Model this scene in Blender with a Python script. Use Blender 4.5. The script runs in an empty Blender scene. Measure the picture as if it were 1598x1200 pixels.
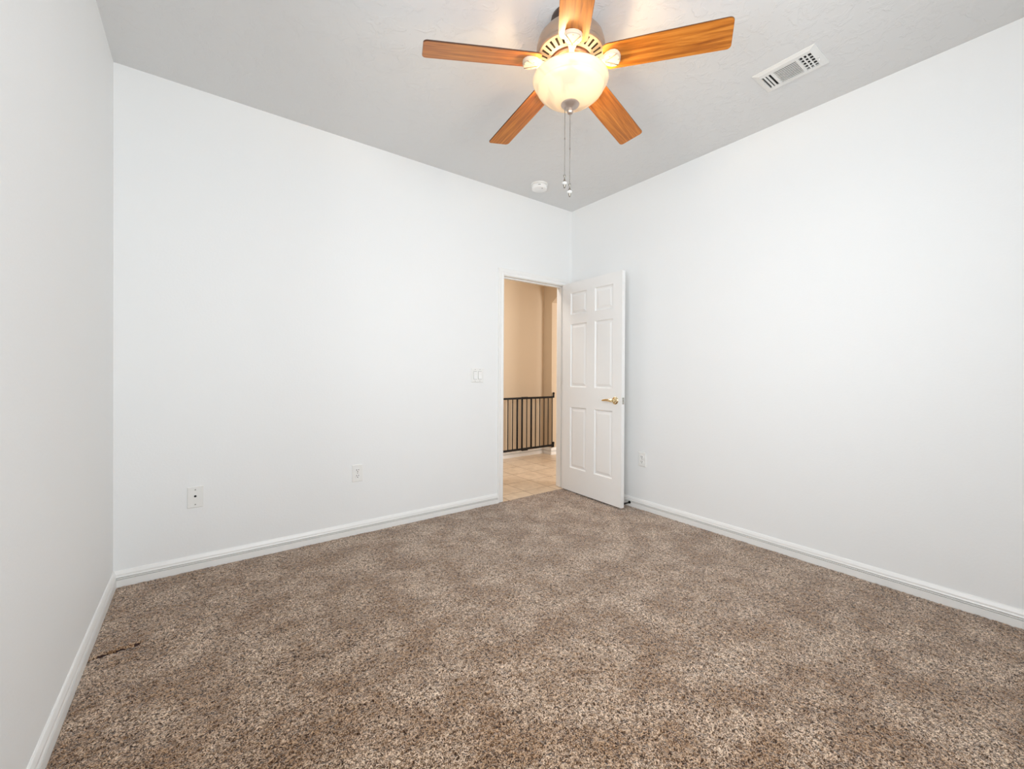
import bpy, bmesh, math, random
import numpy as np
from mathutils import Vector, Matrix
random.seed(7)
SC = bpy.context.scene
COL = SC.collection
PI = math.pi
R = math.radians

# ------------------------------------------------------------------ camera
W_PX = 1598.0
cam_data = bpy.data.cameras.new('camera')
cam = bpy.data.objects.new('camera', cam_data)
COL.objects.link(cam)
F_PX = 651.25
cam_data.sensor_width = 36.0
cam_data.sensor_fit = 'HORIZONTAL'
cam_data.lens = F_PX / W_PX * 36.0
cam_data.shift_y = -14.67 / W_PX
cam_data.clip_start = 0.02
yaw, pit, roll = 0.639988, -0.004804, 0.005224
fw = Vector((math.sin(yaw)*math.cos(pit), math.cos(yaw)*math.cos(pit), math.sin(pit)))
rt = Vector((math.cos(yaw), -math.sin(yaw), 0))
up = rt.cross(fw)
r2 = rt*math.cos(roll) + up*math.sin(roll)
u2 = -rt*math.sin(roll) + up*math.cos(roll)
m = Matrix((r2, u2, -fw)).transposed().to_4x4()
m.translation = Vector((-2.9635, -2.9970, 1.1320))
cam.matrix_world = m
SC.camera = cam

# ------------------------------------------------------------------ view, world, daylight
SC.view_settings.view_transform = 'Standard'
SC.view_settings.look = 'None'
SC.view_settings.gamma = 1.0
SC.view_settings.use_curve_mapping = False
SC.view_settings.exposure = 0.0
SC.cycles.max_bounces = 14
SC.cycles.diffuse_bounces = 10
SC.cycles.glossy_bounces = 4
SC.cycles.transmission_bounces = 6
SC.cycles.transparent_max_bounces = 8
SC.cycles.sample_clamp_indirect = 6.0

world = bpy.data.worlds.new('world'); SC.world = world
world.use_nodes = True
bg = world.node_tree.nodes['Background']
bg.inputs[0].default_value = (0.86, 0.93, 1.0, 1)
bg.inputs[1].default_value = 1.0

def area(name, loc, rot, sx, sy, power, col, spread=180):
    d = bpy.data.lights.new(name, 'AREA'); d.shape = 'RECTANGLE'
    d.size = sx; d.size_y = sy; d.energy = power; d.color = col
    d.spread = R(spread)
    o = bpy.data.objects.new(name, d); COL.objects.link(o)
    o.location = loc; o.rotation_euler = rot
    return o
REAR = -3.90                    # rear wall of the bedroom (behind the camera)
LW = -3.333                     # left wall
CH = 2.7432                     # ceiling height
# daylight entering by the window in the rear wall and by the window in the left wall, both out of view
area('window_daylight_rear', (-2.10, REAR+0.02, 1.62), (R(-90), 0, PI), 1.7, 1.25, 29, (0.915, 0.965, 1.0), 125)
area('window_daylight_left', (LW+0.02, -2.45, 1.62), (0, R(-90), 0), 1.2, 1.0, 24.5, (0.915, 0.965, 1.0), 140)
# hall and the room beyond it
area('hall_fill_light', (-0.7, 0.75, CH-0.03), (0, 0, 0), 0.5, 0.5, 18, (1.0, 0.95, 0.88))  # added lamp out of view to light the hall, no fixture
area('far_room_daylight', (1.55, -1.55, 1.5), (R(90), 0, 0), 0.8, 1.4, 60, (1.0, 0.98, 0.95))

# ------------------------------------------------------------------ helpers
def link(name, me, parent=None, mat=None, smooth=False, loc=None, rot=None):
    o = bpy.data.objects.new(name, me)
    COL.objects.link(o)
    if parent is not None: o.parent = parent
    if mat is not None: me.materials.append(mat)
    if smooth:
        for p in me.polygons: p.use_smooth = True
    if loc is not None: o.location = loc
    if rot is not None: o.rotation_euler = rot
    return o
def empty(name, loc=(0,0,0), rotz=0.0):
    o = bpy.data.objects.new(name, None); COL.objects.link(o)
    o.empty_display_size = 0.1
    o.location = loc; o.rotation_euler = (0,0,rotz)
    return o
def tag(o, label=None, cat=None, group=None, kind=None):
    if label: o['label'] = label
    if cat: o['category'] = cat
    if group: o['group'] = group
    if kind: o['kind'] = kind
    return o
class MB:
    def __init__(s): s.bm = bmesh.new()
    def box(s, a, b, bev=0.0, seg=2):
        x0,y0,z0 = a; x1,y1,z1 = b
        r = bmesh.ops.create_cube(s.bm, size=1.0)
        vs = r['verts']
        for v in vs:
            v.co = Vector(((x0+x1)/2 + v.co.x*(x1-x0), (y0+y1)/2 + v.co.y*(y1-y0), (z0+z1)/2 + v.co.z*(z1-z0)))
        if bev > 0:
            es = list({e for v in vs for e in v.link_edges})
            bmesh.ops.bevel(s.bm, geom=es, offset=bev, segments=seg, affect='EDGES', profile=0.5)
        return s
    def prism(s, pts, ax, lo, hi, cap=True):
        """pts: 2-D outline in the plane normal to axis ax, extruded lo..hi"""
        def P(p, h):
            if ax == 0: return (h, p[0], p[1])
            if ax == 1: return (p[0], h, p[1])
            return (p[0], p[1], h)
        A = [s.bm.verts.new(P(p, lo)) for p in pts]
        B = [s.bm.verts.new(P(p, hi)) for p in pts]
        n = len(pts)
        fs = []
        for i in range(n):
            fs.append(s.bm.faces.new((A[i], A[(i+1)%n], B[(i+1)%n], B[i])))
        if cap:
            fs.append(s.bm.faces.new(A[::-1])); fs.append(s.bm.faces.new(B))
        bmesh.ops.recalc_face_normals(s.bm, faces=fs)
        return s
    def lathe(s, prof, seg=48, c=(0,0,0), axis='z', close=False):
        rings = []
        for (r, z) in prof:
            if r < 1e-6:
                rings.append([s.bm.verts.new(s._ax((0,0,z), c, axis))])
            else:
                rings.append([s.bm.verts.new(s._ax((r*math.cos(2*PI*k/seg), r*math.sin(2*PI*k/seg), z), c, axis)) for k in range(seg)])
        fs = []
        pairs = list(zip(rings[:-1], rings[1:]))
        if close: pairs.append((rings[-1], rings[0]))
        for A, B in pairs:
            for k in range(seg):
                a0, a1 = A[k % len(A)], A[(k+1) % len(A)]
                b0, b1 = B[k % len(B)], B[(k+1) % len(B)]
                vs = []
                for v in (a0, a1, b1, b0):
                    if v not in vs: vs.append(v)
                if len(vs) >= 3: fs.append(s.bm.faces.new(vs))
        bmesh.ops.recalc_face_normals(s.bm, faces=fs)
        return s
    @staticmethod
    def _ax(p, c, axis):
        x, y, z = p
        if axis == 'x': p = (z, x, y)
        elif axis == 'y': p = (x, z, y)
        return (p[0]+c[0], p[1]+c[1], p[2]+c[2])
    def tube(s, pts, rad, seg=10):
        pts = [Vector(p) for p in pts]
        rads = rad if isinstance(rad, (list, tuple)) else [rad]*len(pts)
        rings = []; prev = None
        for i, p in enumerate(pts):
            t = (pts[min(i+1, len(pts)-1)] - pts[max(i-1, 0)]).normalized()
            if prev is None:
                n = t.orthogonal().normalized()
            else:
                n = (prev - t*prev.dot(t)).normalized()
            prev = n
            b = t.cross(n)
            rings.append([s.bm.verts.new(p + (n*math.cos(2*PI*k/seg) + b*math.sin(2*PI*k/seg))*rads[i]) for k in range(seg)])
        fs = []
        for A, B in zip(rings[:-1], rings[1:]):
            for k in range(seg): fs.append(s.bm.faces.new((A[k], A[(k+1)%seg], B[(k+1)%seg], B[k])))
        fs.append(s.bm.faces.new(rings[0][::-1])); fs.append(s.bm.faces.new(rings[-1]))
        bmesh.ops.recalc_face_normals(s.bm, faces=fs)
        return s
    def sphere(s, c, r, sc=(1,1,1), u=16, v=10):
        res = bmesh.ops.create_uvsphere(s.bm, u_segments=u, v_segments=v, radius=r)
        for q in res['verts']:
            q.co = Vector((q.co.x*sc[0]+c[0], q.co.y*sc[1]+c[1], q.co.z*sc[2]+c[2]))
        return s
    def build(s, name, mat, parent=None, smooth=False, loc=None, rot=None, autosmooth=None):
        me = bpy.data.meshes.new(name)
        s.bm.normal_update()
        s.bm.to_mesh(me); s.bm.free()
        o = link(name, me, parent, mat, smooth, loc, rot)
        if autosmooth is not None:
            for p in me.polygons: p.use_smooth = True
            me.set_sharp_from_angle(angle=R(autosmooth))
        return o

# ------------------------------------------------------------------ materials
def newmat(name):
    mt = bpy.data.materials.new(name); mt.use_nodes = True
    nt = mt.node_tree
    return mt, nt, nt.nodes['Principled BSDF']
def N(nt, t, **kw):
    n = nt.nodes.new(t)
    for k, v in kw.items(): setattr(n, k, v)
    return n
def simple(name, col, rough=0.5, metal=0.0, spec=0.5, noise=0.0, nscale=60, bump=0.0, bscale=200):
    mt, nt, b = newmat(name)
    b.inputs['Roughness'].default_value = rough
    b.inputs['Metallic'].default_value = metal
    b.inputs['Specular IOR Level'].default_value = spec
    tc = N(nt, 'ShaderNodeTexCoord')
    nz = N(nt, 'ShaderNodeTexNoise'); nz.inputs['Scale'].default_value = nscale; nz.inputs['Detail'].default_value = 4
    nt.links.new(tc.outputs['Object'], nz.inputs['Vector'])
    mx = N(nt, 'ShaderNodeMix', data_type='RGBA')
    mx.inputs[6].default_value = (*[c*(1-noise) for c in col], 1)
    mx.inputs[7].default_value = (*[min(1, c*(1+noise)) for c in col], 1)
    nt.links.new(nz.outputs[0], mx.inputs[0]); nt.links.new(mx.outputs[2], b.inputs['Base Color'])
    if bump > 0:
        n2 = N(nt, 'ShaderNodeTexNoise'); n2.inputs['Scale'].default_value = bscale; n2.inputs['Detail'].default_value = 3
        nt.links.new(tc.outputs['Object'], n2.inputs['Vector'])
        bp = N(nt, 'ShaderNodeBump'); bp.inputs['Strength'].default_value = 1.0; bp.inputs['Distance'].default_value = bump
        nt.links.new(n2.outputs[0], bp.inputs['Height']); nt.links.new(bp.outputs[0], b.inputs['Normal'])
    return mt
M = {}
M['wall'] = simple('wall_paint', (0.86, 0.87, 0.87), 0.6, spec=0.3, noise=0.006, nscale=2, bump=0.0004, bscale=90)
M['trim'] = simple('trim_paint', (0.88, 0.88, 0.865), 0.35, noise=0.005, nscale=5)
M['door'] = simple('door_paint', (0.87, 0.87, 0.86), 0.38, noise=0.005, nscale=5)
M['plastic'] = simple('white_plastic', (0.85, 0.85, 0.83), 0.3, noise=0.005)
M['plastic_in'] = simple('white_plastic_bright', (0.90, 0.90, 0.89), 0.25, noise=0.005)
M['dark'] = simple('dark_slot', (0.015, 0.015, 0.014), 0.7, noise=0.05)
M['vent'] = simple('vent_enamel', (0.80, 0.80, 0.78), 0.35, noise=0.005)
M['brass'] = simple('polished_brass', (0.84, 0.70, 0.44), 0.16, metal=1.0, noise=0.03, nscale=30)
M['steel'] = simple('brushed_steel', (0.55, 0.54, 0.50), 0.3, metal=1.0, noise=0.05)
M['black'] = simple('black_metal', (0.006, 0.005, 0.005), 0.5, spec=0.3, noise=0.1)
M['rubber'] = simple('black_rubber', (0.01, 0.01, 0.01), 0.7, noise=0.1)
M['beige'] = simple('hall_beige_paint', (0.62, 0.505, 0.37), 0.6, spec=0.3, noise=0.01, nscale=3, bump=0.0004, bscale=90)
M['hall_white'] = simple('hall_ceiling_paint', (0.80, 0.79, 0.76), 0.7, noise=0.01, nscale=3)
M['seam_dark'] = simple('seam_shade', (0.03, 0.012, 0.010), 0.9, noise=0.2)  # shade down in the pulled carpet seam, given as a dark colour
M['chain'] = simple('chain_metal', (0.22, 0.20, 0.17), 0.35, metal=0.8, noise=0.05)
M['gap_shade'] = simple('rocker_gap_shade', (0.42, 0.42, 0.41), 0.5, noise=0.01)  # grey carries the shadow in the gap around the rockers
M['screw'] = simple('plate_screw', (0.35, 0.34, 0.32), 0.4, metal=0.6, noise=0.05)

def mk_ceiling():
    mt, nt, b = newmat('knockdown_ceiling')
    b.inputs['Roughness'].default_value = 0.8
    b.inputs['Specular IOR Level'].default_value = 0.15
    b.inputs['Base Color'].default_value = (0.76, 0.765, 0.765, 1)
    tc = N(nt, 'ShaderNodeTexCoord')
    nz = N(nt, 'ShaderNodeTexNoise'); nz.inputs['Scale'].default_value = 14; nz.inputs['Detail'].default_value = 6; nz.inputs['Roughness'].default_value = 0.62; nz.inputs['Distortion'].default_value = 0.6
    nt.links.new(tc.outputs['Object'], nz.inputs['Vector'])
    rp = N(nt, 'ShaderNodeValToRGB')
    rp.color_ramp.elements[0].position = 0.50; rp.color_ramp.elements[1].position = 0.58
    nt.links.new(nz.outputs[0], rp.inputs[0])
    bp = N(nt, 'ShaderNodeBump'); bp.inputs['Strength'].default_value = 1.0; bp.inputs['Distance'].default_value = 0.0009
    nt.links.new(rp.outputs[0], bp.inputs['Height']); nt.links.new(bp.outputs[0], b.inputs['Normal'])
    return mt
M['ceiling'] = mk_ceiling()

def mk_carpet():
    mt, nt, b = newmat('frieze_carpet')
    b.inputs['Roughness'].default_value = 0.95
    b.inputs['Specular IOR Level'].default_value = 0.05
    try:
        b.inputs['Sheen Weight'].default_value = 0.7
        b.inputs['Sheen Roughness'].default_value = 0.35
        b.inputs['Sheen Tint'].default_value = (0.95, 0.93, 0.90, 1)
    except Exception: pass
    tc = N(nt, 'ShaderNodeTexCoord')
    # twisted yarn ends: distorted noise
    n1 = N(nt, 'ShaderNodeTexNoise'); n1.inputs['Scale'].default_value = 128; n1.inputs['Detail'].default_value = 2.5; n1.inputs['Distortion'].default_value = 1.6
    nt.links.new(tc.outputs['Object'], n1.inputs['Vector'])
    r1 = N(nt, 'ShaderNodeValToRGB')
    e = r1.color_ramp.elements
    e[0].position = 0.40; e[0].color = (0.038, 0.017, 0.008, 1)
    e[1].position = 0.63; e[1].color = (0.74, 0.57, 0.42, 1)
    k = e.new(0.50); k.color = (0.285, 0.174, 0.100, 1)
    nt.links.new(n1.outputs[0], r1.inputs[0])
    # larger patches where the pile leans another way
    n2 = N(nt, 'ShaderNodeTexNoise'); n2.inputs['Scale'].default_value = 5.2; n2.inputs['Detail'].default_value = 5; n2.inputs['Roughness'].default_value = 0.6
    nt.links.new(tc.outputs['Object'], n2.inputs['Vector'])
    r2_ = N(nt, 'ShaderNodeValToRGB')
    r2_.color_ramp.elements[0].position = 0.41; r2_.color_ramp.elements[0].color = (0.80, 0.70, 0.60, 1)
    r2_.color_ramp.elements[1].position = 0.61; r2_.color_ramp.elements[1].color = (1.25, 1.29, 1.35, 1)
    nt.links.new(n2.outputs[0], r2_.inputs[0])
    mx = N(nt, 'ShaderNodeMix', data_type='RGBA', blend_type='MULTIPLY'); mx.inputs[0].default_value = 1.0
    nt.links.new(r1.outputs[0], mx.inputs[6]); nt.links.new(r2_.outputs[0], mx.inputs[7])
    nt.links.new(mx.outputs[2], b.inputs['Base Color'])
    bp = N(nt, 'ShaderNodeBump'); bp.inputs['Strength'].default_value = 0.8; bp.inputs['Distance'].default_value = 0.006
    nt.links.new(n1.outputs[0], bp.inputs['Height']); nt.links.new(bp.outputs[0], b.inputs['Normal'])
    return mt
M['carpet'] = mk_carpet()

def mk_tile():
    mt, nt, b = newmat('ceramic_tile')
    b.inputs['Roughness'].default_value = 0.32
    tc = N(nt, 'ShaderNodeTexCoord')
    mp = N(nt, 'ShaderNodeMapping'); mp.inputs['Location'].default_value = (0.465, -0.15, 0)
    nt.links.new(tc.outputs['Object'], mp.inputs['Vector'])
    br = N(nt, 'ShaderNodeTexBrick'); br.offset = 0.0; br.squash = 1.0
    br.inputs['Scale'].default_value = 1.0; br.inputs['Brick Width'].default_value = 0.2925; br.inputs['Row Height'].default_value = 0.2925
    br.inputs['Mortar Size'].default_value = 0.0035; br.inputs['Mortar Smooth'].default_value = 0.3
    br.inputs['Color1'].default_value = (0.74, 0.60, 0.45, 1); br.inputs['Color2'].default_value = (0.79, 0.66, 0.51, 1)
    br.inputs['Mortar'].default_value = (0.30, 0.20, 0.12, 1)
    nt.links.new(mp.outputs[0], br.inputs['Vector'])
    nz = N(nt, 'ShaderNodeTexNoise'); nz.inputs['Scale'].default_value = 9; nz.inputs['Detail'].default_value = 6; nz.inputs['Distortion'].default_value = 1.0
    nt.links.new(tc.outputs['Object'], nz.inputs['Vector'])
    rp = N(nt, 'ShaderNodeValToRGB'); rp.color_ramp.elements[0].position = 0.3; rp.color_ramp.elements[0].color = (0.86, 0.84, 0.82, 1); rp.color_ramp.elements[1].position = 0.7; rp.color_ramp.elements[1].color = (1.1, 1.1, 1.1, 1)
    nt.links.new(nz.outputs[0], rp.inputs[0])
    mx = N(nt, 'ShaderNodeMix', data_type='RGBA', blend_type='MULTIPLY'); mx.inputs[0].default_value = 1.0
    nt.links.new(br.outputs[0], mx.inputs[6]); nt.links.new(rp.outputs[0], mx.inputs[7]); nt.links.new(mx.outputs[2], b.inputs['Base Color'])
    bp = N(nt, 'ShaderNodeBump'); bp.invert = True; bp.inputs['Distance'].default_value = 0.002
    nt.links.new(br.outputs['Fac'], bp.inputs['Height']); nt.links.new(bp.outputs[0], b.inputs['Normal'])
    return mt
M['tile'] = mk_tile()

def mk_wood():
    mt, nt, b = newmat('oak_blade_veneer')
    b.inputs['Roughness'].default_value = 0.33
    tc = N(nt, 'ShaderNodeTexCoord')
    mp = N(nt, 'ShaderNodeMapping'); mp.inputs['Scale'].default_value = (1.6, 26, 26)
    nt.links.new(tc.outputs['Object'], mp.inputs['Vector'])
    oi = N(nt, 'ShaderNodeObjectInfo')
    ad = N(nt, 'ShaderNodeVectorMath', operation='ADD')
    ml = N(nt, 'ShaderNodeMath', operation='MULTIPLY'); ml.inputs[1].default_value = 37
    nt.links.new(oi.outputs['Random'], ml.inputs[0])
    nt.links.new(mp.outputs[0], ad.inputs[0]); nt.links.new(ml.outputs[0], ad.inputs[1])
    nz = N(nt, 'ShaderNodeTexNoise'); nz.inputs['Scale'].default_value = 2.2; nz.inputs['Detail'].default_value = 7; nz.inputs['Roughness'].default_value = 0.62; nz.inputs['Distortion'].default_value = 0.5
    nt.links.new(ad.outputs[0], nz.inputs['Vector'])
    rp = N(nt, 'ShaderNodeValToRGB'); e = rp.color_ramp.elements
    e[0].position = 0.30; e[0].color = (0.25, 0.062, 0.005, 1)
    e[1].position = 0.72; e[1].color = (0.74, 0.29, 0.045, 1)
    k = e.new(0.5); k.color = (0.52, 0.165, 0.018, 1)
    nt.links.new(nz.outputs[0], rp.inputs[0]); nt.links.new(rp.outputs[0], b.inputs['Base Color'])
    return mt
M['wood'] = mk_wood()
M['blade_edge'] = simple('dark_blade_edge', (0.05, 0.018, 0.008), 0.4, noise=0.1)
M['pewter'] = simple('antique_white_metal', (0.70, 0.60, 0.47), 0.38, noise=0.05, nscale=40)
M['housing'] = simple('brushed_housing', (0.38, 0.285, 0.22), 0.32, metal=0.5, noise=0.10, nscale=12)
M['bronze'] = simple('dark_canopy_metal', (0.10, 0.07, 0.06), 0.3, metal=0.6, noise=0.15, nscale=20)
M['copper'] = simple('flywheel_metal', (0.36, 0.17, 0.10), 0.4, metal=0.4, noise=0.15, nscale=30)
M['finial'] = simple('satin_nickel', (0.50, 0.40, 0.34), 0.32, metal=0.7, noise=0.05, nscale=30)

def mk_bowl():
    mt, nt, b = newmat('alabaster_glass')
    out = nt.nodes['Material Output']
    tc = N(nt, 'ShaderNodeTexCoord')
    mp = N(nt, 'ShaderNodeMapping'); mp.inputs['Rotation'].default_value = (0.5, 0.3, 0.6); mp.inputs['Scale'].default_value = (1.0, 2.0, 3.0)
    nt.links.new(tc.outputs['Object'], mp.inputs['Vector'])
    nz = N(nt, 'ShaderNodeTexNoise'); nz.inputs['Scale'].default_value = 3.2; nz.inputs['Detail'].default_value = 1.5; nz.inputs['Distortion'].default_value = 2.0
    nt.links.new(mp.outputs[0], nz.inputs['Vector'])
    rp = N(nt, 'ShaderNodeValToRGB'); e = rp.color_ramp.elements
    e[0].position = 0.40; e[0].color = (0.74, 0.65, 0.49, 1); e[1].position = 0.52; e[1].color = (0.88, 0.80, 0.61, 1)
    nt.links.new(nz.outputs[0], rp.inputs[0])
    tr = N(nt, 'ShaderNodeBsdfTranslucent'); nt.links.new(rp.outputs[0], tr.inputs[0])
    b.inputs['Roughness'].default_value = 0.25
    nt.links.new(rp.outputs[0], b.inputs['Base Color'])
    mx = N(nt, 'ShaderNodeMixShader'); mx.inputs[0].default_value = 0.86
    nt.links.new(tr.outputs[0], mx.inputs[1]); nt.links.new(b.outputs[0], mx.inputs[2])
    nt.links.new(mx.outputs[0], out.inputs['Surface'])
    return mt
M['bowl'] = mk_bowl()
def mk_crystal():
    mt, nt, b = newmat('pull_crystal')
    b.inputs['Base Color'].default_value = (0.9, 0.9, 0.88, 1)
    b.inputs['Roughness'].default_value = 0.08
    b.inputs['Transmission Weight'].default_value = 0.4
    return mt
M['crystal'] = mk_crystal()
def mk_pane():
    mt, nt, b = newmat('window_glass')
    out = nt.nodes['Material Output']
    t = N(nt, 'ShaderNodeBsdfTransparent'); g = N(nt, 'ShaderNodeBsdfGlossy'); g.inputs['Roughness'].default_value = 0.02
    fr = N(nt, 'ShaderNodeFresnel'); mx = N(nt, 'ShaderNodeMixShader')
    nt.links.new(fr.outputs[0], mx.inputs[0]); nt.links.new(t.outputs[0], mx.inputs[1]); nt.links.new(g.outputs[0], mx.inputs[2])
    nt.links.new(mx.outputs[0], out.inputs['Surface'])
    return mt
M['pane'] = mk_pane()

# ------------------------------------------------------------------ setting: bedroom shell
DL, DR, DH = -0.827, -0.090, 1.990        # clear door opening in the back wall
TW = 0.105                               # thickness of the back wall
JT = 0.019                                # jamb board thickness
def struct(o): return tag(o, kind='structure')
w = MB(); w.box((LW-0.12, 0, 0), (DL-JT, TW, CH)); w.box((DR+JT, 0, 0), (0.0, TW, CH)); w.box((DL-JT, 0, DH+JT), (DR+JT, TW, CH))
wall_back = struct(w.build('wall_back', M['wall']))
# the hall side of the back wall is painted beige like the hall
w = MB(); w.box((LW-0.12, TW, 0), (DL-JT, TW+0.004, CH)); w.box((DR+JT, TW, 0), (0.12, TW+0.004, CH)); w.box((DL-JT, TW, DH+JT), (DR+JT, TW+0.004, CH))
struct(w.build('wall_hall_near', M['beige']))
struct(MB().box((0, REAR-0.12, 0), (0.12, TW, CH)).build('wall_right', M['wall']))
LY0, LY1, LZ0, LZ1 = -3.00, -1.90, 0.97, 2.26   # left window, beside and behind the camera
w = MB(); w.box((LW-0.12, REAR-0.12, 0), (LW, LY0, CH)); w.box((LW-0.12, LY1, 0), (LW, 0, CH))
w.box((LW-0.12, LY0, 0), (LW, LY1, LZ0)); w.box((LW-0.12, LY0, LZ1), (LW, LY1, CH))
struct(w.build('wall_left', M['wall']))
WX0, WX1, WZ0, WZ1 = -3.00, -1.20, 0.95, 2.28   # rear window
w = MB(); w.box((LW, REAR-0.12, 0), (WX0, REAR, CH)); w.box((WX1, REAR-0.12, 0), (0, REAR, CH))
w.box((WX0, REAR-0.12, 0), (WX1, REAR, WZ0)); w.box((WX0, REAR-0.12, WZ1), (WX1, REAR, CH))
struct(w.build('wall_rear', M['wall']))
struct(MB().box((LW-0.12, REAR-0.12, CH), (0.12, TW, CH+0.1)).build('ceiling', M['ceiling']))
# windows (both out of view)
def window(name, loc, rotz, hw, hh):
    win = empty(name, loc, rotz); struct(win)
    w = MB()
    w.box((-hw, -0.03, 0), (-hw+0.05, 0.03, hh)); w.box((hw-0.05, -0.03, 0), (hw, 0.03, hh))
    w.box((-hw, -0.03, 0), (hw, 0.03, 0.05)); w.box((-hw, -0.03, hh-0.05), (hw, 0.03, hh)); w.box((-0.02, -0.03, 0.05), (0.02, 0.03, hh-0.05))
    w.build('window_frame', M['trim'], win)
    MB().box((-hw-0.04, -0.03, -0.03), (hw+0.04, 0.12, -0.0)).build('window_sill', M['trim'], win)
    for sx in (-1, 1):
        x0, x1 = (-hw+0.05, -0.02) if sx < 0 else (0.02, hw-0.05)
        MB().box((x0, -0.004, 0.05), (x1, 0.004, hh-0.05)).build('pane', M['pane'], win)
window('window_1', ((WX0+WX1)/2, REAR-0.06, WZ0), 0, (WX1-WX0)/2, WZ1-WZ0)
window('window_2', (LW-0.06, (LY0+LY1)/2, LZ0), R(-90), (LY1-LY0)/2, LZ1-LZ0)

# carpet: a displaced grid of pile
def carpet():
    cell = 0.0068
    x0, x1, y0, y1 = LW, 0.0, REAR, 0.0
    nx = int((x1-x0)/cell); ny = int((y1-y0)/cell)
    rng = np.random.default_rng(3)
    h = rng.random((ny+1, nx+1)).astype(np.float32)
    def blur(a, k):
        for _ in range(k):
            a = (np.roll(a, 1, 0) + np.roll(a, -1, 0) + np.roll(a, 1, 1) + np.roll(a, -1, 1) + 2*a)/6
        return a
    big = blur(rng.random((ny//12+2, nx//12+2)).astype(np.float32), 2)
    big = np.kron(big, np.ones((12, 12), np.float32))[:ny+1, :nx+1]
    big = blur(big, 10)
    X, Y = np.meshgrid(np.linspace(x0, x1, nx+1), np.linspace(y0, y1, ny+1))
    Z = (h-0.5)*0.0055 + (big-0.5)*0.010
    # pulled seam by the left wall
    ax, ay, bx, by = -3.318, -0.708, -3.17, -0.690
    t = np.clip(((X-ax)*(bx-ax)+(Y-ay)*(by-ay))/((bx-ax)**2+(by-ay)**2), 0, 1)
    d = np.hypot(X-(ax+t*(bx-ax)), Y-(ay+t*(by-ay)))
    Z -= 0.016*np.exp(-(d/0.0075)**2)
    # pile tucked down along the walls and the doorway
    edge = np.minimum(np.minimum(X-x0, x1-X), y1-Y)
    Z -= 0.006*np.clip(1-(edge-0.013)/0.012, 0, 1)
    X = X + (rng.random(X.shape)-0.5)*cell*0.5; Y = Y + (rng.random(X.shape)-0.5)*cell*0.5
    X[:, 0] = x0; X[:, -1] = x1; Y[-1, :] = y1; Y[0, :] = y0
    co = np.stack([X, Y, Z], -1).reshape(-1, 3)
    idx = np.arange((nx+1)*(ny+1)).reshape(ny+1, nx+1)
    q = np.stack([idx[:-1, :-1], idx[:-1, 1:], idx[1:, 1:], idx[1:, :-1]], -1).reshape(-1, 4)
    me = bpy.data.meshes.new('floor')
    me.vertices.add(len(co)); me.vertices.foreach_set('co', co.astype(np.float32).ravel())
    me.loops.add(q.size); me.loops.foreach_set('vertex_index', q.astype(np.int32).ravel())
    me.polygons.add(len(q)); me.polygons.foreach_set('loop_start', np.arange(0, q.size, 4, dtype=np.int32))
    me.update(calc_edges=True); me.validate()
    o = link('floor', me, None, M['carpet'], smooth=True)
    me.materials.append(M['seam_dark'])     # shade in the pulled seam, put in as a dark colour
    dq = d.reshape(-1)[q].mean(1)
    me.polygons.foreach_set('material_index', (dq < 0.0075).astype(np.int32))
    return struct(o)
carpet()

# baseboards: moulded profile swept along the walls
BP = [(0, -0.005), (0.0145, -0.005), (0.0145, 0.0330), (0.0020, 0.0332), (0.0020, 0.0372), (0.0145, 0.0374), (0.0145, 0.0410),
      (0.0020, 0.0412), (0.0020, 0.0455), (0.0130, 0.0457), (0.0140, 0.0480), (0.0115, 0.0540), (0.0115, 0.062), (0.0085, 0.070), (0.0060, 0.0765), (0.0030, 0.080), (0, 0.080)]
def baseboard(name, axis, side, lo, hi, pos, mat=None, sc=1.0):
    """axis: direction of the run; pos: wall plane; side: +1/-1 where the room lies"""
    w = MB()
    pts = [(pos + side*p[0]*sc, p[1]*sc) for p in BP]
    w.prism(pts, 1 if axis == 'y' else 0, lo, hi)
    return struct(w.build(name, mat or M['trim']))
CW = 0.057                                # door casing width
baseboard('baseboard_back', 'x', -1, LW, DL-CW, 0.0)
baseboard('baseboard_right', 'y', -1, REAR, -0.0, 0.0)
baseboard('baseboard_left', 'y', 1, REAR, 0.0, LW)
baseboard('baseboard_rear', 'x', 1, LW, 0.0, REAR)

# door casing and jamb
tr = empty('trim_1', ((DL+DR)/2, 0, 0)); struct(tr)
ox = (DL+DR)/2
def cas_leg(x_in, s):   # s=-1 left, +1 right ; moulded section extruded upward
    pr = [(0, 0), (0, -0.009), (0.006, -0.012), (0.018, -0.012), (0.024, -0.009), (0.030, -0.012), (0.046, -0.017), (0.054, -0.016), (CW, -0.012), (CW, 0)]
    return [(x_in - ox + s*a, b) for a, b in pr]
for s, xi in ((-1, DL-0.004), (1, DR+0.004)):
    hi = DH+0.004+CW
    w = MB(); w.prism(cas_leg(xi, s), 2, 0, hi)
    # mitre the top
    for v in w.bm.verts:
        if v.co.z > 1.0:
            d = abs(v.co.x - (xi-ox)); v.co.z = DH+0.004+d
    w.build('casing', M['trim'], tr, autosmooth=40)
w = MB()
pr = [(0, 0), (-0.009, 0), (-0.012, 0.006), (-0.012, 0.018), (-0.009, 0.024), (-0.012, 0.030), (-0.017, 0.046), (-0.016, 0.054), (-0.012, CW), (0, CW)]
w.prism([(a, DH+0.004+b) for a, b in pr], 0, DL-0.004-ox, DR+0.004-ox)
for v in w.bm.verts:
    d = v.co.z-(DH+0.004)
    v.co.x += -d if v.co.x < 0 else d
w.build('casing', M['trim'], tr, autosmooth=40)
w = MB()
w.box((DL-JT-ox, -0.001, 0), (DL-ox, TW+0.005, DH)); w.box((DR-ox, -0.001, 0), (DR+JT-ox, TW+0.005, DH)); w.box((DL-JT-ox, -0.001, DH), (DR+JT-ox, TW+0.005, DH+JT))
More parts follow.
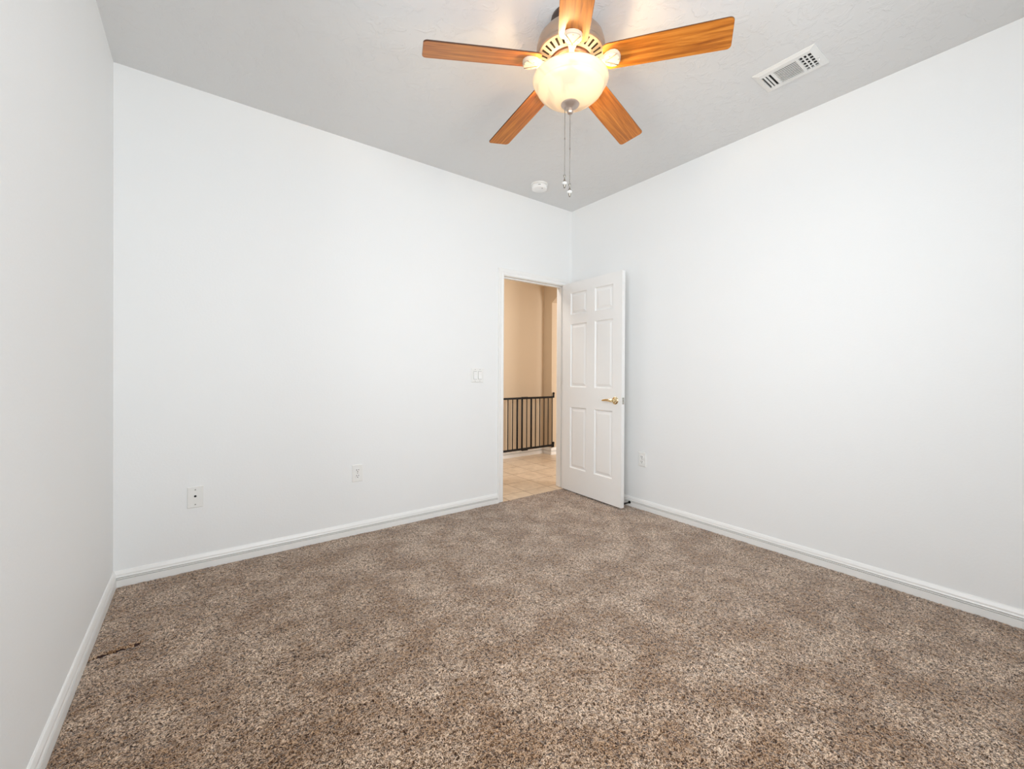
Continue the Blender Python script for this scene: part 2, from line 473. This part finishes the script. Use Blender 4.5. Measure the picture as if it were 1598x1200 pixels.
w.build('jamb', M['trim'], tr)
w = MB()
w.box((DL-ox, 0.037, 0), (DL+0.011-ox, 0.072, DH), 0.002); w.box((DR-0.011-ox, 0.037, 0), (DR-ox, 0.072, DH), 0.002); w.box((DL+0.011-ox, 0.037, DH-0.011), (DR-0.011-ox, 0.072, DH), 0.002)
w.build('door_stop_strip', M['trim'], tr)
w = MB(); w.box((DL-0.0005-ox, 0.006, 0.87), (DL+0.0012-ox, 0.034, 0.94)); 
w.build('strike_plate', M['brass'], tr)

# ------------------------------------------------------------------ the six-panel door, standing open
def door():
    WD, TH, HT = 0.741, 0.035, 1.976
    hin = Vector((-0.105, -0.029, 0.014))
    root = empty('door_1', hin, 0)
    # local frame: +u from the hinge along the leaf, face (visible) at v=+TH side, z up
    u = (Vector((-0.135, -0.771, 0)) - Vector((-0.105, -0.029, 0))).normalized()
    ang = math.atan2(u.y, u.x)
    root.rotation_euler = (0, 0, ang)      # local x = along the leaf, local y = rotated +90 -> towards +x world; visible face on -y
    struct(root); root['label'] = 'white six-panel door standing open against the right wall'
    panels = []
    for (a, b) in ((0.112, 0.326), (0.428, 0.640)):
        for (z0, z1) in ((0.222, 0.800), (0.990, 1.585), (1.675, 1.880)):
            panels.append((a, b, z0, z1))
    us = sorted({0, WD} | {p[0] for p in panels} | {p[1] for p in panels})
    zs = sorted({0, HT} | {p[2] for p in panels} | {p[3] for p in panels})
    w = MB(); bm = w.bm
    vv = {}
    def V(x, y, z):
        k = (round(x, 5), round(y, 5), round(z, 5))
        if k not in vv: vv[k] = bm.verts.new((x, y, z))
        return vv[k]
    for side in (0, 1):
        y = -TH if side == 0 else 0.0
        s = 1 if side == 0 else -1          # depth goes inward
        def face(*ps):
            ps = [V(*p) for p in ps]
            bm.faces.new(ps if side == 0 else ps[::-1])
        for i in range(len(us)-1):
            for j in range(len(zs)-1):
                a, b, c, d = us[i], us[i+1], zs[j], zs[j+1]
                hit = any(abs(p[0]-a) < 1e-6 and abs(p[1]-b) < 1e-6 and abs(p[2]-c) < 1e-6 and abs(p[3]-d) < 1e-6 for p in panels)
                if not hit:
                    face((a, y, c), (b, y, c), (b, y, d), (a, y, d)); continue
                # moulded recess: steep cove, narrow flat, long bevel rising to a raised field
                rings = [(0.0, 0.0), (0.002, 0.0045), (0.007, 0.0110), (0.014, 0.0118), (0.034, 0.0040), (0.036, 0.0034)]
                prev = None
                for off, dep in rings:
                    yy = y + s*dep
                    cur = [(a+off, yy, c+off), (b-off, yy, c+off), (b-off, yy, d-off), (a+off, yy, d-off)]
                    if prev:
                        for k in range(4):
                            face(prev[k], prev[(k+1) % 4], cur[(k+1) % 4], cur[k])
                    prev = cur
                face(*prev)
    for i in range(len(us)-1):
        for z in (0, HT):
            p = [V(us[i], -TH, z), V(us[i+1], -TH, z), V(us[i+1], 0, z), V(us[i], 0, z)]
            bm.faces.new(p if z > 0 else p[::-1])
    for j in range(len(zs)-1):
        for x in (0, WD):
            p = [V(x, -TH, zs[j]), V(x, 0, zs[j]), V(x, 0, zs[j+1]), V(x, -TH, zs[j+1])]
            bm.faces.new(p[::-1] if x > 0 else p)
    bmesh.ops.recalc_face_normals(bm, faces=bm.faces[:])
    leaf = w.build('door_leaf', M['door'], root)
    # lever handle, both sides
    zc = 0.905 - 0.014; uc = 0.672
    for s, y0 in ((-1, -TH), (1, 0.0)):
        h = MB()
        h.lathe([(0.0, 0.0), (0.033, 0.0), (0.033, 0.003), (0.031, 0.006), (0.024, 0.009), (0.014, 0.011), (0.0125, 0.016), (0.0125, 0.040), (0.0, 0.040)] if s > 0 else
                [(0.0, 0.0), (0.033, 0.0), (0.033, -0.003), (0.031, -0.006), (0.024, -0.009), (0.014, -0.011), (0.0125, -0.016), (0.0125, -0.040), (0.0, -0.040)],
                28, (uc, y0, zc), 'y')
        ho = h.build('door_handle', M['brass'], root, autosmooth=35)
        l = MB()
        yy = y0 + s*0.046
        pts = [(uc+0.006, yy, zc), (uc-0.010, yy, zc+0.001), (uc-0.035, yy+s*0.003, zc+0.003), (uc-0.065, yy+s*0.001, zc+0.003), (uc-0.095, yy-s*0.003, zc-0.001), (uc-0.112, yy-s*0.008, zc-0.004)]
        l.tube(pts, [0.013, 0.0135, 0.0105, 0.0095, 0.0085, 0.006], 14)
        for v in l.bm.verts: v.co.y = yy + (v.co.y-yy)*0.72
        lo = l.build('lever', M['brass'], ho, autosmooth=50)
    # latch plate and bolt on the free edge
    w = MB(); w.box((WD-0.0005, -TH/2-0.0125, zc-0.028), (WD+0.0015, -TH/2+0.0125, zc+0.028), 0.0006, 1)
    lp = w.build('latch_plate', M['steel'], root)
    w = MB(); w.prism([(WD, -TH/2-0.007), (WD+0.011, -TH/2-0.007), (WD+0.004, -TH/2+0.007), (WD, -TH/2+0.007)], 2, zc-0.011, zc+0.011)
    w.build('latch_bolt', M['steel'], lp)
    w = MB()
    for dz in (-0.022, 0.022):
        w = MB(); w.lathe([(0, WD+0.0022), (0.003, WD+0.0022), (0.0034, WD+0.0014)], 12, (0, -TH/2, zc+dz), 'x')
        w.build('screw', M['screw'], lp)
    # butt hinges on the pivot side
    for z in (0.20, 0.98, 1.74):
        w = MB(); w.tube([(-0.004, 0.005, z), (-0.004, 0.005, z+0.089)], 0.0055, 12)
        w.box((-0.0025, -0.030, z), (-0.0002, 0.004, z+0.089))
        w.build('hinge', M['brass'], root)
    return root
door()

# ------------------------------------------------------------------ hall beyond the doorway
HY = 1.51          # far wall of the hall
PX0, PX1 = 0.955, 1.075   # wall with the chamfered opening
PY = 1.34          # jamb end of that opening
w = MB(); w.box((LW-0.12, 0.0, -0.06), (3.4, 2.4, -0.004)); w.box((0.12, -1.6, -0.06), (3.4, 0.0, -0.004))
struct(w.build('floor_hall', M['tile']))
struct(MB().box((LW-0.12, HY, 0), (PX0, HY+0.12, CH)).build('wall_hall_far', M['beige']))
struct(MB().box((LW-0.24, TW, 0), (LW-0.12, HY+0.12, CH)).build('wall_hall_left', M['beige']))
w = MB()
w.prism([(2.4, -0.002), (PY, -0.002), (PY, 2.115), (PY-0.19, 2.25), (0.52, 2.25), (0.33, 2.115), (0.33, -0.002), (TW, -0.002), (TW, CH), (2.4, CH)], 0, PX0, PX1)
struct(w.build('wall_hall_right', M['beige']))
struct(MB().box((LW-0.12, TW, CH), (3.4, 2.4, CH+0.1)).build('ceiling_hall', M['hall_white']))
struct(MB().box((0.12, -1.6, CH), (3.4, TW, CH+0.1)).build('ceiling_far_room', M['hall_white']))
struct(MB().box((3.28, -1.6, 0), (3.4, 2.4, CH)).build('wall_far_room_right', M['beige']))
struct(MB().box((PX1, 2.28, 0), (3.28, 2.4, CH)).build('wall_far_room_back', M['beige']))
struct(MB().box((0.12, -1.72, 0), (3.4, -1.6, CH)).build('wall_far_room_front', M['beige']))
struct(MB().box((0.12, -1.6, 0), (0.124, TW, CH)).build('wall_far_room_left', M['beige']))
baseboard('baseboard_hall_far', 'x', -1, LW-0.12, PX0, HY, sc=1.18)
baseboard('baseboard_hall_return', 'y', -1, PY-0.012, HY, PX0, sc=1.18)
baseboard('baseboard_hall_end', 'x', -1, PX0-0.015, PX1+0.015, PY, sc=1.18)

# black metal safety gate fixed to the corner of the hall wall
def gate():
    gy = 1.325; x0, x1 = -0.10, 0.958; z0, z1 = 0.118, 0.814
    g = empty('safety_gate', ((x0+x1)/2, gy, 0))
    tag(g, 'black metal safety gate of upright bars across the tiled hall', 'safety gate')
    c = (x0+x1)/2
    MB().box((x0-c, -0.012, z1-0.026), (x1-c, 0.012, z1), 0.004).build('top_rail', M['black'], g)
    MB().box((x0-c, -0.012, z0), (x1-c, 0.012, z0+0.026), 0.004).build('bottom_rail', M['black'], g)
    pxs = [862, 855.3, 848.7, 842, 835.3, 828.7, 822, 815, 808, 801.3, 794.7, 787.2]
    xs = [0.955 - (862-p)/88.3 for p in pxs] + [0.955-0.92, 0.955-1.0]
    for i, x in enumerate(xs):
        r = 0.012 if i in (5, 7, 8) else 0.0065
        w = MB(); w.tube([(x-c, 0, z0+0.012), (x-c, 0, z1-0.012)], r, 10)
        w.build('bar', M['black'], g, smooth=True)
    xa, xb = xs[7]-0.005, xs[6]+0.012
    for zz, dz in ((z1, 0.014), (z0, -0.010)):
        MB().box((xa-c, -0.016, zz-0.022 if dz > 0 else zz-0.010), (xb-c, 0.016, zz+0.004 if dz > 0 else zz+0.022), 0.004).build('latch', M['black'], g)
    for zz in (z1+0.012, z0+0.020):
        w = MB(); w.box((x1-0.006-c, -0.012, zz-0.035), (x1+0.030-c, 0.015, zz-0.012), 0.004)
        w.tube([(x1+0.012-c, -0.012, zz-0.02), (x1+0.012-c, -0.012, zz+0.028)], 0.011, 12)
        w.sphere((x1+0.012-c, -0.012, zz+0.028), 0.015)
        w.build('wall_bracket', M['black'], g, autosmooth=50)
        w = MB(); w.box((x0-0.01-c, -0.01, zz-0.03), (x0+0.012-c, HY-gy, zz-0.012), 0.003)
        w.build('wall_bracket', M['black'], g)
gate()

# ------------------------------------------------------------------ ceiling fan
FX, FY, FZ = -1.6183, -1.6228, CH
def fan():
    f = empty('ceiling_fan', (FX, FY, FZ))
    tag(f, 'ceiling fan with five wooden blades and lit alabaster glass bowl', 'ceiling fan')
    # z is measured down from the ceiling
    w = MB(); w.lathe([(0, 0), (0.088, 0), (0.090, -0.010), (0.084, -0.018), (0.088, -0.026), (0.080, -0.040), (0.060, -0.052), (0.060, -0.062), (0, -0.062)], 48)
    w.build('canopy', M['bronze'], f, autosmooth=30)
    w = MB(); w.lathe([(0.0, -0.058), (0.075, -0.058), (0.102, -0.064), (0.128, -0.080), (0.146, -0.104), (0.1535, -0.130), (0.1545, -0.148), (0.151, -0.156), (0.1535, -0.164), (0.151, -0.172), (0.146, -0.176)], 72)
    w.build('motor_housing', M['housing'], f, autosmooth=30)
    # slotted ring on the underside, cone from r .146 in to r .098
    seg = 150; w = MB(); bm = w.bm
    def cone(r): return -0.176 - (0.146-r)*0.34
    radii = [0.1475, 0.143, 0.139, 0.107, 0.103, 0.095]
    rings = [[bm.verts.new((r*math.cos(2*PI*k/seg), r*math.sin(2*PI*k/seg), cone(r))) for k in range(seg)] for r in radii]
    for i in range(len(radii)-1):
        for k in range(seg):
            if i == 2 and (k % 5) in (2, 3) : continue
            bm.faces.new((rings[i][k], rings[i][(k+1) % seg], rings[i+1][(k+1) % seg], rings[i+1][k]))
    bmesh.ops.solidify(bm, geom=bm.faces[:], thickness=0.003)
    bmesh.ops.recalc_face_normals(bm, faces=bm.faces[:])
    w.build('slotted_ring', M['pewter'], f)
    w = MB(); w.lathe([(0.0, -0.166), (0.142, -0.166), (0.142, -0.169), (0.0, -0.169)], 48)
    w.build('motor_core', M['dark'], f)
    # flywheel (copper toned) and the switch housing below it
    w = MB(); w.lathe([(0.0, -0.170), (0.088, -0.170), (0.090, -0.200), (0.086, -0.206), (0.0, -0.206)], 40)
    w.build('flywheel', M['copper'], f, autosmooth=30)
    w = MB(); w.lathe([(0.0, -0.206), (0.060, -0.206), (0.064, -0.215), (0.064, -0.245), (0.060, -0.252), (0, -0.252)], 40)
    w.build('switch_housing', M['pewter'], f, autosmooth=30)
    # light fitter: three arms that carry the bowl, with two bulbs
    w = MB(); w.lathe([(0.0, -0.252), (0.020, -0.252), (0.022, -0.262), (0.016, -0.268), (0.004, -0.270), (0.004, -0.385), (0.0, -0.385)], 20)
    for k in range(3):
        a = R(30+120*k)
        w.tube([(0.058*math.cos(a), 0.058*math.sin(a), -0.240), (0.11*math.cos(a), 0.11*math.sin(a), -0.262), (0.160*math.cos(a), 0.160*math.sin(a), -0.284)], 0.004, 8)
    w.build('light_fitter', M['pewter'], f, autosmooth=40)
    zb = FBZ = 2.462 - FZ
    # bowl: outer then inner skin
    outer = [(0.169, 0.004), (0.1705, -0.001), (0.1675, -0.009), (0.160, -0.020), (0.1525, -0.028), (0.1490, -0.0315), (0.1515, -0.0345), (0.1505, -0.039), (0.143, -0.050), (0.130, -0.062), (0.112, -0.076), (0.088, -0.090), (0.058, -0.101), (0.028, -0.107), (0.008, -0.108)]
    inner = [(0.008, -0.104), (0.028, -0.103), (0.057, -0.097), (0.085, -0.085), (0.108, -0.073), (0.126, -0.059), (0.139, -0.047), (0.1455, -0.037), (0.1450, -0.030), (0.156, -0.016), (0.165, -0.003), (0.166, 0.003)]
    w = MB(); w.lathe([(r, z) for r, z in outer+inner], 72, (0, 0, 0), close=True)
    bowl = w.build('glass_bowl', M['bowl'], f, smooth=True, loc=(0, 0, zb))
    w = MB(); w.lathe([(0, -0.104), (0.040, -0.103), (0.042, -0.108), (0.037, -0.114), (0.022, -0.120), (0.012, -0.124), (0.009, -0.128), (0.0140, -0.133), (0.0150, -0.140), (0.011, -0.147), (0.0, -0.150)], 32)
    w.build('finial', M['finial'], f, loc=(0, 0, zb), autosmooth=35)
    # bulbs
    for k, (bx, by) in enumerate(BULBS):
        w = MB(); w.lathe([(0, 0), (0.011, 0), (0.011, -0.018), (0.0, -0.018)], 14, (bx*0.42, by*0.42, -0.236))
        w.tube([(bx*0.42, by*0.42, -0.250), (bx, by, -0.262)], 0.008, 8)
        w.build('bulb_socket', M['plastic'], f)
        d = bpy.data.lights.new('bulb_light', 'POINT'); d.energy = BULB_W; d.color = (1.0, 0.70, 0.38); d.shadow_soft_size = 0.022
        lo = bpy.data.objects.new('bulb_light', d); COL.objects.link(lo); lo.parent = f; lo.location = (bx, by, -0.287)
    # blades
    zB = 2.5385 - FZ          # blades droop about five degrees from the hub
    DROOP = Matrix.Rotation(R(5.0), 4, 'Y')
    for k in range(5):
        a = R(157.2 - 72*k)
        # outline in local x (radial) / y (tangential)
        r0, r1, hw0, hw1 = 0.145, 0.660, 0.060, 0.068
        pts = []
        def arc(cx, cy, rr, a0, a1, n=7):
            for i in range(n+1):
                t = R(a0+(a1-a0)*i/n); pts.append((cx+rr*math.cos(t), cy+rr*math.sin(t)))
        arc(r1-0.018, -hw1+0.018, 0.018, -90, 0); arc(r1-0.018, hw1-0.018, 0.018, 0, 90)
        pts += [(0.40, 0.066), (0.27, 0.064)]
        arc(r0+0.032, hw0-0.028, 0.030, 90, 150, 5); arc(r0+0.032, -hw0+0.028, 0.030, 210, 270, 5)
        pts += [(0.27, -0.064), (0.40, -0.066)]
        w = MB(); w.prism(pts, 2, 0.0, 0.006)
        es = [e for e in w.bm.edges if abs(e.verts[0].co.z-e.verts[1].co.z) < 1e-6]
        bmesh.ops.bevel(w.bm, geom=es, offset=0.0014, segments=2, affect='EDGES')
        b = w.build('blade', M['wood'], f)
        b.data.materials.append(M['blade_edge'])
        for p in b.data.polygons:
            if abs(p.normal.z) < 0.8: p.material_index = 1
        b.rotation_euler = Matrix.Rotation(a, 3, 'Z').to_4x4().to_euler()
        b.matrix_local = Matrix.Translation((0, 0, zB)) @ Matrix.Rotation(a, 4, 'Z') @ DROOP @ Matrix.Rotation(R(-12), 4, 'X')
        # blade iron: shield shaped bracket, thick cast piece under the blade root, with an arm to the flywheel
        sh = [(0.138, 0.011), (0.154, 0.019), (0.168, 0.030), (0.186, 0.0375), (0.202, 0.037), (0.214, 0.030), (0.222, 0.016), (0.225, 0.0)]
        out = sh + [(x, -y) for x, y in sh[-2::-1]]
        w = MB(); w.prism(out, 2, -0.020, -0.001)
        es = [e for e in w.bm.edges if e.verts[0].co.z < -0.019 and e.verts[1].co.z < -0.019]
        bmesh.ops.bevel(w.bm, geom=es, offset=0.004, segments=2, affect='EDGES')
        # arm
        def sect(x, hwid, zt, zb_): return [(x, -hwid, zt), (x, hwid, zt), (x, hwid, zb_), (x, -hwid, zb_)]
        secs = [sect(0.074, 0.012, 0.004, -0.010), sect(0.092, 0.011, -0.002, -0.016), sect(0.112, 0.010, -0.006, -0.021), sect(0.132, 0.011, -0.004, -0.023), sect(0.158, 0.018, -0.002, -0.0215)]
        rg = [[w.bm.verts.new(p) for p in s_] for s_ in secs]
        for A, B in zip(rg[:-1], rg[1:]):
            for i in range(4): w.bm.faces.new((A[i], A[(i+1) % 4], B[(i+1) % 4], B[i]))
        w.bm.faces.new(rg[0]); w.bm.faces.new(rg[-1][::-1])
        bmesh.ops.recalc_face_normals(w.bm, faces=w.bm.faces[:])
        # raised V ornament
        ir = w.build('blade_iron', M['pewter'], f, autosmooth=40)
        ir.matrix_local = Matrix.Translation((0, 0, zB)) @ Matrix.Rotation(a, 4, 'Z') @ DROOP @ Matrix.Rotation(R(-8), 4, 'X')
        w = MB()
        for s in (-1, 1):
            w.tube([(0.148, 0, -0.0205), (0.172, s*0.007, -0.0208), (0.196, s*0.020, -0.0208), (0.212, s*0.029, -0.0200)], [0.003, 0.0022, 0.0018, 0.0022], 8)
        w.build('ornament', M['housing'], ir, smooth=True)
        for (sx, sy) in ((0.180, 0.022), (0.180, -0.022), (0.216, 0.0)):
            w = MB(); w.sphere((sx, sy, -0.0200), 0.0035, (1, 1, 0.5), 10, 6)
            w.build('screw', M['finial'], ir, smooth=True)
    # two pull chains
    cr = Vector((math.cos(yaw), -math.sin(yaw)))
    for dx, zt, zbm, zs in ((-0.0235, 2.372, 2.032, 2.200), (0.0, 2.318, 1.992, 2.155)):
        px, py = cr.x*dx, cr.y*dx
        w = MB()
        w.tube([(px, py, zt-FZ), (px, py, zbm-FZ)], 0.0010, 6)
        z = zt - 0.002
        while z > zbm:
            w.sphere((px, py, z-FZ), 0.0017, (1, 1, 1), 6, 4); z -= 0.0042
        w.lathe([(0, 0.005), (0.0022, 0.004), (0.0022, -0.004), (0, -0.005)], 8, (px, py, zs-FZ))
        ch = w.build('pull_chain', M['chain'], f, smooth=True)
        w = MB()
        w.lathe([(0, 0.004), (0.005, 0.003), (0.0055, -0.002), (0.0025, -0.008), (0.0015, -0.014), (0.0030, -0.018), (0.0060, -0.024), (0.0065, -0.026), (0.0, -0.026)], 14, (px, py, zbm-FZ))
        w.lathe([(0, -0.040), (0.0065, -0.041), (0.0050, -0.050), (0.0025, -0.056), (0.0, -0.058)], 14, (px, py, zbm-FZ))
        pf = w.build('pull_fob', M['chain'], ch, autosmooth=40)
        w = MB(); w.lathe([(0, -0.0255), (0.006, -0.0265), (0.0125, -0.0325), (0.0125, -0.0355), (0.006, -0.0405), (0, -0.041)], 12, (px, py, zbm-FZ))
        w.build('bead', M['crystal'], ch)
    return f
BULBS = [(-0.060, 0.034), (0.050, -0.040)]
BULB_W = 4.2
fan()

# ------------------------------------------------------------------ air register in the ceiling
def register():
    x0, x1, y0, y1 = -0.574, -0.370, -2.238, -1.948
    cx, cy = (x0+x1)/2, (y0+y1)/2; hx, hy = (x1-x0)/2, (y1-y0)/2
    v = empty('air_vent', (cx, cy, CH))
    tag(v, 'white louvred air vent set in the ceiling beside the fan', 'air vent')
    w = MB()
    ix, iy = hx-0.037, hy-0.030          # louvre field
    zf = -0.012
    # frame: bevelled border
    rings = [(hx, hy, 0.0), (hx, hy, -0.003), (hx-0.012, hy-0.022, -0.010), (hx-0.016, hy-0.027, zf), (ix, iy, zf), (ix, iy, -0.002)]
    pv = None
    for (a, b, z) in rings:
        cur = [w.bm.verts.new(p) for p in ((-a, -b, z), (a, -b, z), (a, b, z), (-a, b, z))]
        if pv:
            for k in range(4): w.bm.faces.new((pv[k], pv[(k+1) % 4], cur[(k+1) % 4], cur[k]))
        pv = cur
    bmesh.ops.recalc_face_normals(w.bm, faces=w.bm.faces[:])
    # dividers between the three fields; local -y end holds the grid, +y end the short slots
    yA, yB = -iy+0.060, iy-0.052
    w.box((-ix, yA-0.007, zf), (ix, yA+0.007, -0.002)); w.box((-ix, yB-0.007, zf), (ix, yB+0.007, -0.002))
    w.build('vent_frame', M['vent'], v)
    MB().box((-ix-0.004, -iy-0.004, -0.0022), (ix+0.004, iy+0.004, -0.0006)).build('duct_shade_sheet', M['dark'], v)  # dark sheet painted for the shade inside the duct, no hole above it
    w = MB(); n = 10
    for i in range(n):
        x = -ix + 2*ix*(i+0.5)/n
        w.box((x-0.0021, yA+0.0071, zf+0.0003), (x+0.0021, yB-0.0071, zf+0.0028))
    w.build('louvre_blades', M['vent'], v)
    w = MB(); L0, L1 = yB+0.007, iy
    for i in (1, 2):
        y = L0 + (L1-L0)*i/3.0
        w.box((-ix+0.0061, y-0.0045, zf), (ix-0.0061, y+0.0045, zf+0.002))
    w.box((-ix+0.0002, L0+0.0002, zf), (-ix+0.006, L1-0.0002, zf+0.002)); w.box((ix-0.006, L0+0.0002, zf), (ix-0.0002, L1-0.0002, zf+0.002))
    w.build('louvre_slots', M['vent'], v)
    w = MB(); G0, G1 = -iy, yA-0.007
    for i in (1, 2):
        y = G0 + (G1-G0)*i/3.0
        w.box((-ix+0.0002, y-0.0034, zf), (ix-0.0002, y+0.0034, zf+0.003))
    for i in range(1, 5):
        x = -ix + 2*ix*i/5.0
        w.box((x-0.0030, G0+0.0002, zf+0.0004), (x+0.0030, G1-0.0002, zf+0.003))
    w.build('louvre_grid', M['vent'], v)
    w = MB(); w.box((0.012, -iy-0.016, zf-0.010), (0.018, -iy-0.010, zf), 0.001); w.build('damper_lever', M['vent'], v)
    for s in (-1, 1):
        w = MB(); w.sphere((0, s*(hy-0.018), zf), 0.0045, (1, 1, 0.4), 10, 6)
        w.build('screw', M['vent'], v)
register()

# ------------------------------------------------------------------ smoke detector
def smoke():
    s = empty('smoke_detector', (-0.650, -0.268, CH))
    tag(s, 'round white smoke detector on the ceiling near the corner above the door', 'smoke detector')
    w = MB(); w.lathe([(0, 0), (0.071, 0), (0.071, -0.010), (0.068, -0.013), (0, -0.013)], 48); w.build('base_plate', M['plastic'], s, autosmooth=30)
    w = MB(); w.lathe([(0.0, -0.013), (0.060, -0.013), (0.066, -0.016), (0.067, -0.036), (0.062, -0.045), (0.050, -0.050), (0.0, -0.051)], 48)
    w.build('cover', M['plastic_in'], s, autosmooth=30)
    ca = math.atan2(-2.997+0.268, -2.9635+0.65)
    for k in range(3):
        a = ca + R(-6+6*k); w = MB()
        w.box((0.0668*math.cos(a)-0.003, 0.0668*math.sin(a)-0.003, -0.030), (0.0668*math.cos(a)+0.003, 0.0668*math.sin(a)+0.003, -0.026))
        w.build('sounder_slot', M['screw'], s)
    a = ca + R(30)
    w = MB(); w.sphere((0.046*math.cos(a), 0.046*math.sin(a), -0.050), 0.006, (1, 1, 0.4)); w.build('test_button', M['screw'], s, smooth=True)
smoke()

# ------------------------------------------------------------------ wall plates. local frame: x along the wall, -y into the room, z up
def plate(name, loc, rotz, w_, h_, label, cat, group=None):
    r = empty(name, loc, rotz); tag(r, label, cat, group)
    m_ = MB(); hw_, hh_ = w_/2, h_/2
    rings = [(hw_, hh_, 0.0), (hw_, hh_, -0.004), (hw_-0.003, hh_-0.003, -0.0065)]
    pv = None
    for a, b, y in rings:
        cur = [m_.bm.verts.new(p) for p in ((-a, y, -b), (a, y, -b), (a, y, b), (-a, y, b))]
        if pv:
            for k in range(4): m_.bm.faces.new((pv[k], pv[(k+1) % 4], cur[(k+1) % 4], cur[k]))
        else: m_.bm.faces.new(cur)
        pv = cur
    m_.bm.faces.new(pv)
    bmesh.ops.recalc_face_normals(m_.bm, faces=m_.bm.faces[:])
    m_.build('cover_plate', M['plastic'], r)
    return r
def disc(mb, x, z, r, y0, y1, n=16): mb.lathe([(0, y1), (r*0.85, y1), (r, (y0+y1)/2), (r, y0)], n, (x, 0, z), 'y')
def outlet(loc, rotz, label):
    r = plate('wall_outlet', loc, rotz, 0.072, 0.118, label, 'outlet', 'duplex outlets near the floor')
    for s in (-1, 1):
        zc = s*0.0195
        m_ = MB()
        pts = []
        for i in range(24):
            t = 2*PI*i/24; x = 0.0172*math.cos(t); z = 0.0172*math.sin(t); z = max(-0.0135, min(0.0135, z)); pts.append((x, zc+z))
        m_.prism(pts, 1, -0.0092, -0.0055)
        fc = m_.build('receptacle', M['plastic_in'], r)
        m_ = MB()
        m_.box((-0.0082, -0.0096, zc-0.001), (-0.0048, -0.0088, zc+0.0090)); m_.box((0.0048, -0.0096, zc+0.0005), (0.0080, -0.0088, zc+0.0082))
        disc(m_, 0, zc-0.0078, 0.0034, -0.0088, -0.0096, 12)
        m_.build('slots', M['dark'], fc)
    m_ = MB(); disc(m_, 0, 0, 0.0032, -0.0060, -0.0078); m_.build('screw', M['screw'], r)
outlet((-2.083, 0, 0.424), 0, 'white duplex outlet on the back wall left of the doorway')
outlet((0, -0.852, 0.415), R(-90), 'white duplex outlet on the right wall beside the open door')
def jack():
    r = plate('wall_plate', (-2.990, 0, 0.413), 0, 0.074, 0.120, 'white wall plate with one small dark cable jack near the left corner', 'wall plate')
    m_ = MB(); m_.lathe([(0.0, -0.0062), (0.0085, -0.0062), (0.0085, -0.0085), (0.006, -0.0090), (0.0, -0.0090)], 6, (0, 0, 0.006), 'y'); m_.build('jack_nut', M['plastic_in'], r)
    m_ = MB(); disc(m_, 0, 0.006, 0.0060, -0.0088, -0.0105, 14); m_.build('cable_jack', M['dark'], r)
    for z in (0.042, -0.042):
        m_ = MB(); disc(m_, 0, z, 0.0036, -0.0060, -0.0080); m_.build('screw', M['screw'], r)
jack()
def switch():
    r = plate('light_switch', (-1.098, 0, 1.112), 0, 0.117, 0.118, 'white double rocker light switch on the back wall beside the doorway', 'light switch')
    for s in (-1, 1):
        x = s*0.0230
        m_ = MB(); m_.box((x-0.0172, -0.0075, -0.0340), (x+0.0172, -0.0058, 0.0340), 0.0006, 1)
        b = m_.build('switch_bezel', M['screw'], r)
        b.data.materials[0] = M['gap_shade']
        m_ = MB(); m_.prism([(-0.0070, -0.0315), (-0.0150, -0.0315), (-0.0090, 0.0), (-0.0115, 0.0315), (-0.0070, 0.0315)], 0, x-0.0155, x+0.0155)
        m_.build('rocker', M['plastic_in'], r)
        for z in (-0.048, 0.048):
            m_ = MB(); disc(m_, x, z, 0.0028, -0.0060, -0.0078)
            m_.build('screw', M['screw'], r)
switch()

# spring door stop screwed to the right baseboard behind the door
def stop():
    s = empty('door_stopper', (-0.0145, -0.735, 0.030))
    tag(s, 'small black spring door stop on the baseboard behind the open door', 'door stop')
    w = MB(); w.lathe([(0, 0), (0.012, 0), (0.011, -0.004), (0.006, -0.006), (0, -0.006)], 16, (0, 0, 0), 'x'); w.build('mount', M['black'], s, autosmooth=30)
    pts = []
    for i in range(121):
        t = i/120; a = 2*PI*12*t; pts.append((-0.005-0.058*t, 0.0052*math.cos(a), 0.0052*math.sin(a)))
    w = MB(); w.tube(pts, 0.0011, 6); w.build('spring', M['black'], s, smooth=True)
    w = MB(); w.lathe([(0, -0.060), (0.0075, -0.060), (0.0085, -0.066), (0.0075, -0.076), (0, -0.078)], 16, (0, 0, 0), 'x'); w.build('rubber_tip', M['rubber'], s, autosmooth=30)
stop()
bpy.context.view_layer.update()
